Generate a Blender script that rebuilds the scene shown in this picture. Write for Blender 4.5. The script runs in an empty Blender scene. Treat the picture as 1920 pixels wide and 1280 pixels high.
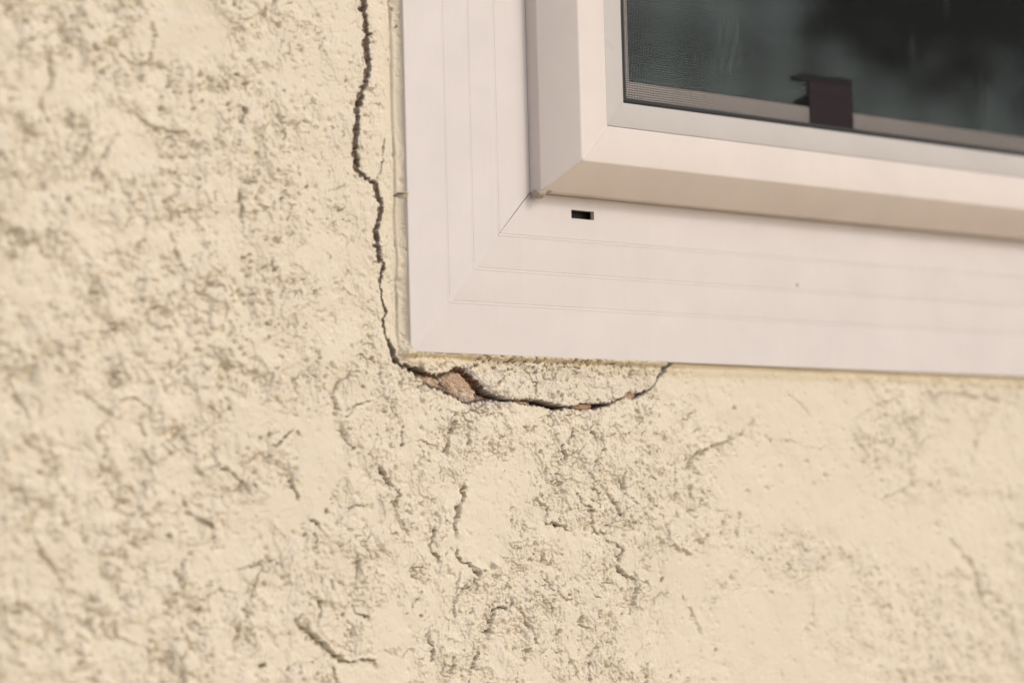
import bpy, math, random
import numpy as np
from mathutils import Vector, Matrix

SC = bpy.context.scene
COL = SC.collection
random.seed(5)
RNG = np.random.default_rng(11)
MM = 0.001

# ------------------------------------------------------------------ camera
# X runs right along the wall, Y into the house, Z up.  Lengths in mm until linked.
PSI, PIT, ROL = math.radians(44.033), math.radians(4.276), math.radians(1.498)
FOC, DIST = 5200.0, 1733.0           # focal length in pixels of a 1920 px wide picture, distance in mm
Fv = np.array([math.sin(PSI)*math.cos(PIT), math.cos(PSI)*math.cos(PIT), math.sin(PIT)])
R0 = np.array([math.cos(PSI), -math.sin(PSI), 0.0])
U0 = np.cross(R0, Fv)
Rv = math.cos(ROL)*R0 - math.sin(ROL)*U0
Uv = math.sin(ROL)*R0 + math.cos(ROL)*U0
Cp = -DIST*Fv

cam_d = bpy.data.cameras.new('camera')
cam = bpy.data.objects.new('camera', cam_d)
COL.objects.link(cam)
cam_d.sensor_width = 36.0
cam_d.lens = FOC/1920*36.0
M = Matrix(((Rv[0], Uv[0], -Fv[0]), (Rv[1], Uv[1], -Fv[1]), (Rv[2], Uv[2], -Fv[2]))).to_4x4()
M.translation = Vector(Cp*MM)
cam.matrix_world = M
cam_d.clip_start = 0.05
cam_d.clip_end = 400
SC.camera = cam

# ------------------------------------------------------------------ light
SUN_EL, SUN_AZ = 36.0, 20.0          # azimuth: degrees from the wall's outward normal (-Y) towards +X
W = bpy.data.worlds.new('World')
SC.world = W
W.use_nodes = True
nt = W.node_tree
sky = nt.nodes.new('ShaderNodeTexSky')
sky.sky_type = 'NISHITA'
sky.sun_disc = False
sky.sun_elevation = math.radians(SUN_EL)
az = math.radians(SUN_AZ)
sdir = Vector((math.sin(az)*math.cos(math.radians(SUN_EL)), -math.cos(az)*math.cos(math.radians(SUN_EL)), math.sin(math.radians(SUN_EL))))
sky.sun_rotation = math.atan2(sdir.x, sdir.y)
sky.air_density = 0.78
sky.dust_density = 2.5
bgn = nt.nodes['Background']
bgn.inputs[1].default_value = 0.15
nt.links.new(sky.outputs[0], bgn.inputs[0])
sl = bpy.data.lights.new('sun', 'SUN')
sl.energy = 0.52
sl.angle = math.radians(14)
sl.color = (1.0, 0.99, 0.97)
so = bpy.data.objects.new('sun', sl)
so.rotation_euler = sdir.to_track_quat('Z', 'Y').to_euler()
so.location = (2, -4, 5)
COL.objects.link(so)
SC.view_settings.view_transform = 'Standard'
SC.view_settings.look = 'None'
SC.view_settings.exposure = 0.31
SC.view_settings.gamma = 1.0


def project(X, Y, Z):
    dx, dy, dz = X-Cp[0], Y-Cp[1], Z-Cp[2]
    w = dx*Fv[0]+dy*Fv[1]+dz*Fv[2]
    return (960+FOC*(dx*Rv[0]+dy*Rv[1]+dz*Rv[2])/w, 640-FOC*(dx*Uv[0]+dy*Uv[1]+dz*Uv[2])/w)


def hit(px, py, y=0.0):
    """point of the plane Y = y seen at a pixel of the 1920 px picture"""
    d = Fv + Rv*(px-960)/FOC + Uv*(640-py)/FOC
    t = (y-Cp[1])/d[1]
    return Cp + d*t


# focus a little right of the crack
fp = hit(985, 640, 0)
cam_d.dof.use_dof = True
cam_d.dof.focus_distance = float((fp-Cp) @ Fv)*MM
cam_d.dof.aperture_fstop = 4.1


# ------------------------------------------------------------------ helpers
def tag(o, label=None, cat=None, group=None, kind=None):
    if label: o['label'] = label
    if cat: o['category'] = cat
    if group: o['group'] = group
    if kind: o['kind'] = kind
    return o


def empty(name, loc=(0, 0, 0)):
    o = bpy.data.objects.new(name, None)
    o.location = loc
    o.empty_display_size = 0.05
    COL.objects.link(o)
    return o


def mesh_obj(name, verts, faces, mat, parent=None, smooth=None):
    """verts in mm (world); smooth = sharp-edge angle in degrees or None for flat"""
    me = bpy.data.meshes.new(name)
    v = np.asarray(verts, dtype=float)*MM
    me.from_pydata([tuple(p) for p in v], [], [tuple(f) for f in faces])
    me.materials.append(mat)
    if smooth is not None:
        me.polygons.foreach_set('use_smooth', [True]*len(me.polygons))
        me.set_sharp_from_angle(angle=math.radians(smooth))
    me.update()
    o = bpy.data.objects.new(name, me)
    COL.objects.link(o)
    if parent:
        o.parent = parent
        o.matrix_parent_inverse = Matrix.Identity(4)
        l = parent.matrix_world if parent.parent else Matrix.Translation(parent.location)
        o.location = -Vector(wloc(parent))
    return o


def wloc(o):
    l = Vector(o.location)
    while o.parent:
        o = o.parent
        l += Vector(o.location)
    return l


def grid_mesh(name, V, quads, mat, parent, attrs=None):
    """big quad mesh from numpy arrays (V in mm)"""
    used, inv = np.unique(quads.ravel(), return_inverse=True)
    Vv = V[used]*MM
    q = inv.reshape(-1, 4).astype(np.int32)
    me = bpy.data.meshes.new(name)
    me.vertices.add(len(Vv))
    me.vertices.foreach_set('co', Vv.astype(np.float32).ravel())
    me.loops.add(q.size)
    me.loops.foreach_set('vertex_index', q.ravel())
    me.polygons.add(len(q))
    me.polygons.foreach_set('loop_start', np.arange(0, q.size, 4, dtype=np.int32))
    me.update(calc_edges=True)
    me.polygons.foreach_set('use_smooth', np.ones(len(q), dtype=bool))
    for k, a in (attrs or {}).items():
        at = me.attributes.new(k, 'FLOAT', 'POINT')
        at.data.foreach_set('value', a[used].astype(np.float32))
    me.materials.append(mat)
    me.update()
    o = bpy.data.objects.new(name, me)
    COL.objects.link(o)
    o.parent = parent
    o.location = -wloc(parent)
    return o


# ---- numpy noises
def _hash(ix, iy, s):
    n = (ix.astype(np.int64)*374761393 + iy.astype(np.int64)*668265263 + s*974634777) & 0xffffffff
    n = ((n ^ (n >> 13))*1274126177) & 0xffffffff
    n = n ^ (n >> 16)
    return (n & 0xffffff)/float(0x1000000)


def perlin(x, y, s=0):
    ix = np.floor(x); iy = np.floor(y)
    fx = x-ix; fy = y-iy
    ux = fx*fx*fx*(fx*(fx*6-15)+10); uy = fy*fy*fy*(fy*(fy*6-15)+10)
    def g(a, b):
        t = _hash(ix+a, iy+b, s)*2*math.pi
        return np.cos(t)*(fx-a)+np.sin(t)*(fy-b)
    a = g(0, 0); b = g(1, 0); c = g(0, 1); d = g(1, 1)
    return ((a+(b-a)*ux)+((c+(d-c)*ux)-(a+(b-a)*ux))*uy)*1.5


def fbm(x, y, s=0, o=3, g=0.5):
    r = 0; a = 1.0; n = 0
    for i in range(o):
        r = r+a*perlin(x*2**i+i*17.3, y*2**i-i*9.1, s+i); n += a; a *= g
    return r/n


def worley(x, y, s=0, full=False):
    ix = np.floor(x); iy = np.floor(y)
    d1 = np.full(x.shape, 9.0); d2 = np.full(x.shape, 9.0); idv = np.zeros(x.shape)
    for a in (-1, 0, 1):
        for b in (-1, 0, 1):
            px = ix+a+_hash(ix+a, iy+b, s)
            py = iy+b+_hash(ix+a, iy+b, s+7)
            d = (x-px)**2+(y-py)**2
            m = d < d1
            idv = np.where(m, _hash(ix+a, iy+b, s+13), idv)
            d2 = np.where(m, d1, np.minimum(d2, d))
            d1 = np.where(m, d, d1)
    if full: return np.sqrt(d1), idv, np.sqrt(d2)-np.sqrt(d1)
    return np.sqrt(d1), idv


def sstep(a, b, x):
    t = np.clip((x-a)/(b-a), 0, 1)
    return t*t*(3-2*t)


# ------------------------------------------------------------------ materials
def newmat(name):
    m = bpy.data.materials.new(name)
    m.use_nodes = True
    t = m.node_tree
    b = t.nodes['Principled BSDF']
    return m, t, b


def N(t, k, **kw):
    n = t.nodes.new(k)
    for a, v in kw.items():
        setattr(n, a, v)
    return n


def noise(t, scale, detail=3, rough=0.5, vec=None, dist=0.0):
    n = N(t, 'ShaderNodeTexNoise')
    n.inputs['Scale'].default_value = scale
    n.inputs['Detail'].default_value = detail
    n.inputs['Roughness'].default_value = rough
    n.inputs['Distortion'].default_value = dist
    if vec is not None:
        t.links.new(vec, n.inputs['Vector'])
    return n.outputs['Fac']


def ramp(t, src, stops):
    r = N(t, 'ShaderNodeValToRGB')
    e = r.color_ramp.elements
    while len(e) < len(stops):
        e.new(0.5)
    for i, (p, c) in enumerate(stops):
        e[i].position = p
        e[i].color = (*c, 1) if len(c) == 3 else c
    t.links.new(src, r.inputs['Fac'])
    return r.outputs['Color']


def mixc(t, fac, a, b, mode='MIX'):
    m = N(t, 'ShaderNodeMix', data_type='RGBA', blend_type=mode)
    for sock, val in ((m.inputs[0], fac), (m.inputs[6], a), (m.inputs[7], b)):
        if isinstance(val, (int, float)):
            sock.default_value = val
        elif isinstance(val, tuple):
            sock.default_value = (*val, 1) if len(val) == 3 else val
        else:
            t.links.new(val, sock)
    return m.outputs[2]


def bump(t, b, h, strength, dist, normal=None):
    n = N(t, 'ShaderNodeBump')
    n.inputs['Strength'].default_value = strength
    n.inputs['Distance'].default_value = dist
    t.links.new(h, n.inputs['Height'])
    if normal is not None:
        t.links.new(normal, n.inputs['Normal'])
    t.links.new(n.outputs[0], b.inputs['Normal'])
    return n.outputs[0]


def objco(t):
    return N(t, 'ShaderNodeTexCoord').outputs['Object']


def mat_stucco():
    m, t, b = newmat('painted_stucco')
    co = objco(t)
    n1 = noise(t, 9, 3, 0.55, co)
    c = ramp(t, n1, [(0.3, (0.652, 0.574, 0.434)), (0.7, (0.680, 0.600, 0.458))])
    n2 = noise(t, 260, 4, 0.65, co)
    sp = ramp(t, n2, [(0.62, (0, 0, 0)), (0.74, (1, 1, 1))])
    f = N(t, 'ShaderNodeMath', operation='MULTIPLY'); f.inputs[1].default_value = 0.22
    t.links.new(sp, f.inputs[0])
    c = mixc(t, f.outputs[0], c, (0.48, 0.34, 0.17))
    # bare plaster and brown coat wherever the paint film has been broken away, and shade painted in crevice and pit cores
    at = N(t, 'ShaderNodeAttribute', attribute_name='broken_and_shade')
    nb = noise(t, 420, 3, 0.7, co)
    brown = ramp(t, nb, [(0.25, (0.05, 0.03, 0.02)), (0.5, (0.11, 0.065, 0.04)), (0.75, (0.22, 0.13, 0.085))])
    c = mixc(t, at.outputs['Fac'], c, brown)
    # yellowed strip along the window and old grey dirt
    ay = N(t, 'ShaderNodeAttribute', attribute_name='yellow')
    c = mixc(t, ay.outputs['Fac'], c, (0.62, 0.49, 0.25))
    ap = N(t, 'ShaderNodeAttribute', attribute_name='plaster')
    c = mixc(t, ap.outputs['Fac'], c, (0.58, 0.52, 0.45))
    ag = N(t, 'ShaderNodeAttribute', attribute_name='grime')
    c = mixc(t, ag.outputs['Fac'], c, (0.22, 0.17, 0.12))
    t.links.new(c, b.inputs['Base Color'])
    b.inputs['Roughness'].default_value = 0.62
    b.inputs['Specular IOR Level'].default_value = 0.25
    h = noise(t, 900, 4, 0.7, co)
    n0 = bump(t, b, h, 0.5, 0.00022)
    ar = N(t, 'ShaderNodeAttribute', attribute_name='rough')
    h2 = noise(t, 380, 3, 0.6, co)
    mu = N(t, 'ShaderNodeMath', operation='MULTIPLY')
    t.links.new(h2, mu.inputs[0]); t.links.new(ar.outputs['Fac'], mu.inputs[1])
    n1_ = bump(t, b, mu.outputs[0], 0.5, 0.0005, n0)
    af = N(t, 'ShaderNodeAttribute', attribute_name='far')
    hf = ramp(t, noise(t, 48, 6, 0.62, co, 0.3), [(0.36, (0, 0, 0)), (0.47, (.55, .55, .55)), (0.53, (.9, .9, .9)), (0.6, (1, 1, 1))])
    mf = N(t, 'ShaderNodeMath', operation='MULTIPLY')
    t.links.new(hf, mf.inputs[0]); t.links.new(af.outputs['Fac'], mf.inputs[1])
    bump(t, b, mf.outputs[0], 0.8, 0.003, n1_)
    return m


def mat_brown(name, lo, mi, hi, sc=300):
    m, t, b = newmat(name)
    co = objco(t)
    n = noise(t, sc, 5, 0.75, co)
    c = ramp(t, n, [(0.25, lo), (0.5, mi), (0.72, hi)])
    n3 = noise(t, sc*4, 2, 0.5, co)
    s = ramp(t, n3, [(0.66, (0, 0, 0)), (0.72, (1, 1, 1))])
    c = mixc(t, s, c, (0.05, 0.03, 0.02))
    n4 = noise(t, 55, 3, 0.6, co, 1.2)
    s4 = ramp(t, n4, [(0.52, (0, 0, 0)), (0.68, (1, 1, 1))])
    c = mixc(t, s4, c, (hi[0]*1.12, hi[1]*1.28, hi[2]*1.5))
    t.links.new(c, b.inputs['Base Color'])
    b.inputs['Roughness'].default_value = 0.95
    b.inputs['Specular IOR Level'].default_value = 0.1
    h = noise(t, sc*3, 4, 0.7, co)
    bump(t, b, h, 1.0, 0.0016)
    return m


def mat_vinyl(name, col, dark=(0.52, 0.46, 0.40), amt=0.25, rough=0.38):
    m, t, b = newmat(name)
    co = objco(t)
    n = noise(t, 22, 5, 0.6, co)
    c = ramp(t, n, [(0.35, tuple(x*0.965 for x in col)), (0.65, tuple(min(1, x*1.02) for x in col))])
    # faint smears running along the extrusion, dust specks
    mp = N(t, 'ShaderNodeMapping'); mp.inputs['Scale'].default_value = (180, 180, 5)
    t.links.new(co, mp.inputs[0])
    n2 = noise(t, 1.0, 3, 0.6, mp.outputs[0])
    s2 = ramp(t, n2, [(0.55, (0, 0, 0)), (0.8, (1, 1, 1))])
    f = N(t, 'ShaderNodeMath', operation='MULTIPLY'); f.inputs[1].default_value = amt*0.5
    t.links.new(s2, f.inputs[0])
    c = mixc(t, f.outputs[0], c, dark)
    n3 = noise(t, 420, 2, 0.5, co)
    s3 = ramp(t, n3, [(0.73, (0, 0, 0)), (0.78, (1, 1, 1))])
    f3 = N(t, 'ShaderNodeMath', operation='MULTIPLY'); f3.inputs[1].default_value = amt
    t.links.new(s3, f3.inputs[0])
    c = mixc(t, f3.outputs[0], c, (0.38, 0.30, 0.24))
    t.links.new(c, b.inputs['Base Color'])
    rr = ramp(t, noise(t, 60, 4, 0.6, co), [(0.3, (rough-.06,)*3), (0.7, (rough+.1,)*3)])
    t.links.new(rr, b.inputs['Roughness'])
    b.inputs['Specular IOR Level'].default_value = 0.35
    h = noise(t, 70, 4, 0.55, co)
    bump(t, b, h, 0.12, 0.0008)
    return m


def mat_plain(name, col, rough=0.6, spec=0.3, bs=None):
    m, t, b = newmat(name)
    co = objco(t)
    n = noise(t, bs or 300, 3, 0.6, co)
    c = ramp(t, n, [(0.3, tuple(x*0.85 for x in col)), (0.7, tuple(min(1, x*1.1) for x in col))])
    t.links.new(c, b.inputs['Base Color'])
    b.inputs['Roughness'].default_value = rough
    b.inputs['Specular IOR Level'].default_value = spec
    bump(t, b, n, 0.25, 0.0004)
    return m


def mat_glass():
    m = bpy.data.materials.new('window_glass')
    m.use_nodes = True
    t = m.node_tree
    t.nodes.clear()
    out = N(t, 'ShaderNodeOutputMaterial')
    tr = N(t, 'ShaderNodeBsdfTransparent'); tr.inputs[0].default_value = (0.80, 0.88, 0.85, 1)
    gl = N(t, 'ShaderNodeBsdfGlossy'); gl.inputs['Roughness'].default_value = 0.01
    gl.inputs[0].default_value = (0.92, 1.0, 0.86, 1)
    fr = N(t, 'ShaderNodeFresnel'); fr.inputs[0].default_value = 2.0
    mx = N(t, 'ShaderNodeMixShader')
    t.links.new(fr.outputs[0], mx.inputs[0]); t.links.new(tr.outputs[0], mx.inputs[1]); t.links.new(gl.outputs[0], mx.inputs[2])
    # dust film with slanting wipe marks
    co = objco(t)
    df = N(t, 'ShaderNodeBsdfDiffuse'); df.inputs[0].default_value = (0.52, 0.54, 0.53, 1)
    mp = N(t, 'ShaderNodeMapping'); mp.inputs['Rotation'].default_value = (0, math.radians(38), 0)
    mp.inputs['Scale'].default_value = (90, 90, 14)
    t.links.new(co, mp.inputs[0])
    s = ramp(t, noise(t, 1.0, 4, 0.65, mp.outputs[0], 0.4), [(0.60, (0, 0, 0)), (0.72, (1, 1, 1))])
    s2 = ramp(t, noise(t, 25, 2, 0.5, co), [(0.45, (0, 0, 0)), (0.65, (1, 1, 1))])
    mu = N(t, 'ShaderNodeMath', operation='MULTIPLY'); t.links.new(s, mu.inputs[0]); t.links.new(s2, mu.inputs[1])
    ma = N(t, 'ShaderNodeMath', operation='MULTIPLY_ADD'); ma.inputs[1].default_value = 0.32; ma.inputs[2].default_value = 0.008
    t.links.new(mu.outputs[0], ma.inputs[0])
    m2 = N(t, 'ShaderNodeMixShader')
    t.links.new(ma.outputs[0], m2.inputs[0]); t.links.new(mx.outputs[0], m2.inputs[1]); t.links.new(df.outputs[0], m2.inputs[2])
    t.links.new(m2.outputs[0], out.inputs[0])
    return m


STUCCO = mat_stucco()
BROWN = mat_brown('brown_coat', (0.10, 0.055, 0.03), (0.22, 0.13, 0.08), (0.34, 0.22, 0.15))
LUMP = mat_brown('terracotta_mortar', (0.34, 0.205, 0.115), (0.56, 0.38, 0.24), (0.68, 0.54, 0.41), 220)
VINYL = mat_vinyl('white_vinyl', (0.632, 0.577, 0.530))
SASHV = mat_vinyl('sash_vinyl', (0.680, 0.603, 0.530), amt=0.15)
SCREENF = mat_vinyl('painted_screen_frame', (0.50, 0.465, 0.42), amt=0.12, rough=0.32)
SEAL = mat_plain('dirty_sealant', (0.42, 0.35, 0.29), 0.8)
GASKET = mat_plain('black_rubber', (0.016, 0.015, 0.014), 0.5)
WIRE = mat_plain('screen_wire', (0.012, 0.012, 0.012), 0.6)
TABM = mat_plain('plum_fabric_tab', (0.065, 0.036, 0.042), 0.8)
GLASS = mat_glass()

# ------------------------------------------------------------------ ground
m, t, b = newmat('dry_concrete')
co = objco(t)
c = ramp(t, noise(t, 1.5, 6, 0.6, co), [(0.3, (0.58, 0.47, 0.33)), (0.7, (0.66, 0.55, 0.41))])
t.links.new(c, b.inputs['Base Color']); b.inputs['Roughness'].default_value = 0.9
GZ = -1350.0
me_o = mesh_obj('ground', [(-150000, -150000, GZ), (150000, -150000, GZ), (150000, 150000, GZ), (-150000, 150000, GZ)], [(0, 1, 2, 3)], m)
tag(me_o, kind='structure')

# ------------------------------------------------------------------ window numbers (mm)
X0, Z0 = -84.9, -9.0                # outer lower-left corner of the flange; its face is Y = 0
X1, Z1 = X0+1250.0, Z0+1000.0
YW = 5.0                            # stucco surface lies 5 mm behind the flange face

# ------------------------------------------------------------------ stucco relief
def growth(a, b, start, g=1.18, mx=120):
    o = []; s = start; x = a
    sgn = 1 if b > a else -1
    while abs(x-a) < abs(b-a):
        x += sgn*s; s = min(s*g, mx); o.append(x)
    return o


xl = hit(-60, 640, YW)[0]; xr = hit(1980, 900, YW)[0]
xn1 = hit(640, 640, YW)[0]; xn2 = hit(1230, 900, YW)[0]
xm1 = hit(420, 640, YW)[0]; xm2 = hit(1300, 900, YW)[0]
xs = np.concatenate([np.array(growth(xl-130, -2300, 3.0))[::-1], np.arange(xl-130, xl, 1.7), np.arange(xl, xm1, 0.85), np.arange(xm1, xn1, 0.62), np.arange(xn1, xn2, 0.46), np.arange(xn2, xm2, 0.62),
                     np.arange(xm2, xr, 0.95), np.arange(xr, xr+130, 1.9), np.array(growth(xr+130, 3200, 3.0))])
zl = min(hit(0, 1320, YW)[2], hit(1920, 1320, YW)[2]); zh = max(hit(0, -40, YW)[2], hit(760, -40, YW)[2])
zs = np.concatenate([np.array(growth(zl-110, GZ+2, 3.0))[::-1], np.arange(zl-110, zl, 1.6), np.arange(zl, zh, 0.5), np.arange(zh, zh+130, 1.6), np.array(growth(zh+130, 1700, 3.0))])
NX, NZ = len(xs), len(zs)
XX, ZZ = np.meshgrid(xs, zs)
UU, VV = project(XX, YW, ZZ)
fine = np.ones(XX.shape, bool)

# ragged coordinates for every traced feature
wx = UU+4.6*fbm(XX/2.3, ZZ/2.3, 40, 2)+4.5*perlin(XX/6.5, ZZ/6.5, 44)
wy = VV+4.6*fbm(XX/2.3, ZZ/2.3, 50, 2)+4.5*perlin(XX/6.5, ZZ/6.5, 54)

h = 0.8*fbm(XX/60, ZZ/60, 1, 2)

# where the trowel left the coat smooth (pixel ellipses on the wall plane)
rough = np.clip(0.62+0.75*fbm(XX/34, ZZ/34, 5, 3)*1.6, 0.1, 1.15)
for cx, cy, rx, ry, k in [
    (340, 60, 85, 60, 1), (95, 165, 60, 45, .9), (235, 290, 60, 38, 1), (60, 395, 50, 35, .7), (600, 860, 42, 75, 1), (560, 950, 60, 45, 1),
    (470, 975, 40, 35, .8), (600, 800, 35, 35, .7), (915, 930, 45, 60, 1), (900, 1000, 50, 60, 1), (1010, 1090, 35, 25, .8),
    (730, 1175, 50, 38, 1), (700, 1255, 75, 30, 1), (935, 1215, 18, 50, 1), (850, 1190, 25, 30, .6), (1480, 770, 160, 55, 1),
    (1400, 715, 170, 28, .9), (1480, 900, 140, 75, .95), (1540, 960, 160, 60, .9), (1340, 1100, 110, 70, .85), (1480, 1210, 220, 90, .9),
    (1760, 1000, 140, 60, .9), (1820, 860, 90, 60, .7), (1250, 1190, 60, 60, .8), (250, 800, 32, 28, .9), (330, 895, 36, 45, .9),
    (365, 1050, 42, 30, .9), (245, 1190, 32, 22, .9), (60, 1080, 50, 45, .8), (420, 1060, 30, 25, .7), (640, 590, 55, 50, .6),
    (740, 1040, 35, 25, .5), (660, 480, 40, 30, .5), (640, 1060, 20, 28, .6), (830, 1120, 30, 50, .5), (1130, 1010, 40, 25, .5),
    (620, 20, 50, 30, .6), (520, 60, 40, 30, .6), (780, 930, 45, 30, .4), (1640, 1130, 200, 60, .5)]:
    d = ((wx-cx)/rx)**2+((wy-cy)/ry)**2
    rough *= 1-k*0.93*sstep(1.45, 0.75, d)
for cx, cy, rx, ry, k in [(1695, 800, 80, 50, .35), (1500, 1040, 70, 50, .5), (1740, 1180, 200, 110, .45), (1090, 930, 90, 70, .4),
                          (950, 1150, 90, 90, .4), (600, 1120, 70, 60, .4), (885, 810, 70, 40, .4), (1000, 1120, 40, 60, .4)]:
    d = ((wx-cx)/rx)**2+((wy-cy)/ry)**2
    rough += k*sstep(1.5, 0.5, d)
# the coat is quieter to the right of the window corner, finely pricked next to the upper crack
rough *= 1-0.35*sstep(1150, 1450, UU)
fineg = np.exp(-((UU-650)/85)**2)*sstep(480, 330, VV)
nearw = sstep(26, 10, X0-XX)*(ZZ > Z0-5)
rough = rough*(1-0.75*nearw)
r0 = np.clip(rough, 0, 1.25)

# granular grit between the smooth patches
w1, i1, e1 = worley(XX/4.4+0.55*fbm(XX/3, ZZ/3, 3, 2), ZZ/4.4+0.55*fbm(XX/3, ZZ/3, 4, 2), 21, True)
w2, i2, e2 = worley(XX/2.2+0.4*perlin(XX/2, ZZ/2, 5), ZZ/2.2+0.4*perlin(XX/2, ZZ/2, 6), 33, True)
w4, i4, e4 = worley(XX/7.5+0.5*fbm(XX/5, ZZ/5, 13, 2), ZZ/7.5+0.5*fbm(XX/5, ZZ/5, 14, 2), 27, True)
big = sstep(620, 380, UU)
gate = sstep(-0.05, 0.25, fbm(XX/9, ZZ/9, 36, 2))
g = 0.55*sstep(0.0, 0.3, e1)*(0.3+i1)+0.22*sstep(0.0, 0.35, e2)*(0.3+i2)-0.5
ridge3 = np.abs(fbm(XX/15+9, ZZ/19, 39, 3, 0.6))
g = g*(1-0.6*big)+big*(-2.3*np.exp(-(ridge3/0.075)**2)*sstep(0.0, .3, fbm(XX/16, ZZ/16, 38, 2)+.12)+0.8*(i4-.5)*sstep(0, .25, e4))
# open holes, single and in short strings
pk = ((i1 > .91)*np.exp(-(w1/0.20)**4)+0.8*(i2 > .98)*np.exp(-(w2/0.3)**4))*(1-.45*big)
hole_shade = 0.6*(i1 > .935)*np.exp(-(w1/0.15)**4)*gate*(UU < 1250)  # dark cores: shade painted into some of these holes
g = g-3.4*pk*(0.25+.75*gate)
ridge = np.abs(fbm(XX/11+3, ZZ/11, 61, 3))
ridge2 = np.abs(fbm(XX/19+30, ZZ/15, 71, 3))
wn = 1.6*np.clip(.5+1.6*fbm(XX/5, ZZ/5, 63, 2), 0, 1)
worm = -2.8*wn*np.exp(-(ridge/0.026)**4)*sstep(0.12, 0.3, fbm(XX/16, ZZ/16, 66, 2)+0.05) - 3.4*wn*np.exp(-(ridge2/0.02)**4)*sstep(0.1, 0.3, fbm(XX/18, ZZ/18, 67, 2)+.08)
tf = fbm(XX/20+7, ZZ/22, 81, 5, 0.55)
terr = sstep(-0.012, 0.010, tf)*1.15+sstep(0.16, 0.18, tf)*0.9-sstep(-0.17, -0.19, tf)*0.9
rr = r0*(1-0.62*fineg)
h += rr*g*1.3 + worm*np.clip(rr*1.3, 0, 1) + terr*(1+.35*big)*(0.18+0.9*np.clip(rr*1.2, 0, 1))
h += fineg*0.28*(0.5-worley(XX/1.7, ZZ/1.7, 90)[0])
# a sprinkling of pinholes
w3, i3 = worley(XX/8.5, ZZ/8.5, 101)
pr = 0.07+0.11*i3*(i3 > .5)
h -= (i3 > 0.62)*(0.8+3.2*_hash(np.floor(i3*1e4), np.floor(i3*7e3), 4))*np.exp(-(w3/pr)**2)*(0.25+0.75*np.clip(r0, 0, 1))

bx0, bz0 = xs, zs


def window_idx(u0, v0, u1, v1, pad):
    ps = [hit(u, v, YW) for u in (u0-pad, u1+pad) for v in (v0-pad, v1+pad)]
    X = [p[0] for p in ps]; Z = [p[2] for p in ps]
    i0, i1_ = np.searchsorted(xs, [min(X), max(X)]); j0, j1 = np.searchsorted(zs, [min(Z), max(Z)])
    return slice(j0, j1), slice(i0, i1_)


def seg_dist(x, y, pts):
    """distance, parameter-interpolated width and side of a polyline [(u, v, w)]"""
    D = np.full(x.shape, 1e9); Wd = np.zeros(x.shape); S = np.zeros(x.shape)
    for (ax, ay, aw), (bx, by, bw) in zip(pts[:-1], pts[1:]):
        dx, dy = bx-ax, by-ay; L = dx*dx+dy*dy+1e-9
        tt = np.clip(((x-ax)*dx+(y-ay)*dy)/L, 0, 1)
        ex, ey = x-ax-tt*dx, y-ay-tt*dy
        d = np.hypot(ex, ey)
        nx, ny = -dy, dx
        if nx*1.0+ny*-0.55 < 0: nx, ny = -nx, -ny
        m_ = d < D
        D = np.where(m_, d, D); Wd = np.where(m_, aw+(bw-aw)*tt, Wd)
        S = np.where(m_, (ex*nx+ey*ny)/(math.sqrt(L)+1e-9), S)
    return D, Wd, S


core_shade = hole_shade*np.clip(r0*1.5, 0, 1)  # dark brown standing for the shade deep in holes and crevices


def crevice(pts, w=2.0, depth=1.8, step=0.7, soft=16):
    us = [p[0] for p in pts]; vs = [p[1] for p in pts]
    sj, si = window_idx(min(us), min(vs), max(us), max(vs), 45)
    x, y = wx[sj, si], wy[sj, si]
    P = [(p[0], p[1], (0.55 if i in (0, len(pts)-1) else 1.0)) for i, p in enumerate(pts)]
    D, k, S = seg_dist(x, y, P)
    xs_, zs_ = XX[sj, si], ZZ[sj, si]
    n = fbm(xs_/4.2, zs_/4.2, int(us[0]) % 97, 2)
    ww = w*k*(1.0+1.3*n)
    ww = np.maximum(ww, 0.25)
    dn = np.clip(0.85+1.9*fbm(xs_/6, zs_/6, int(us[0]) % 89+100, 2), 0.1, 1.8)
    ends = np.exp(-(np.maximum(D-np.abs(S), 0)/5)**2)
    sn = np.clip(0.7+1.2*fbm(xs_/6, zs_/6, int(us[0]) % 83+200, 2), 0, 1.5)
    if depth > 5 and w < 3.3:
        core_shade[sj, si] = np.maximum(core_shade[sj, si], 1.0*np.exp(-(D/(ww*0.8))**4)*np.clip(2.2*(dn-.45), 0, 1)*(0.45 if us[0] < 450 or us[0] > 1380 else 0.8))  # narrow deep crevices get their shade as colour too
    h[sj, si] += -depth*dn*np.exp(-(D/ww)**4)*k + step*sn*np.tanh(S/0.7)*np.exp(-np.abs(S)/soft)*ends


def pit(u, v, r=3.0, depth=2.2):
    sj, si = window_idx(u, v, u, v, 30)
    D = np.hypot(wx[sj, si]-u, wy[sj, si]-v)
    core_shade[sj, si] = np.maximum(core_shade[sj, si], 0.8*np.exp(-(D/(r*.8))**4)*(1.0 if u < 1250 else 0))  # shade painted into the core of the pit
    if u > 1390: depth *= 0.4
    h[sj, si] += -2.2*depth*np.exp(-(D/r)**4) + 0.15*np.exp(-((D-r*1.9)/2.2)**2)


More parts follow.
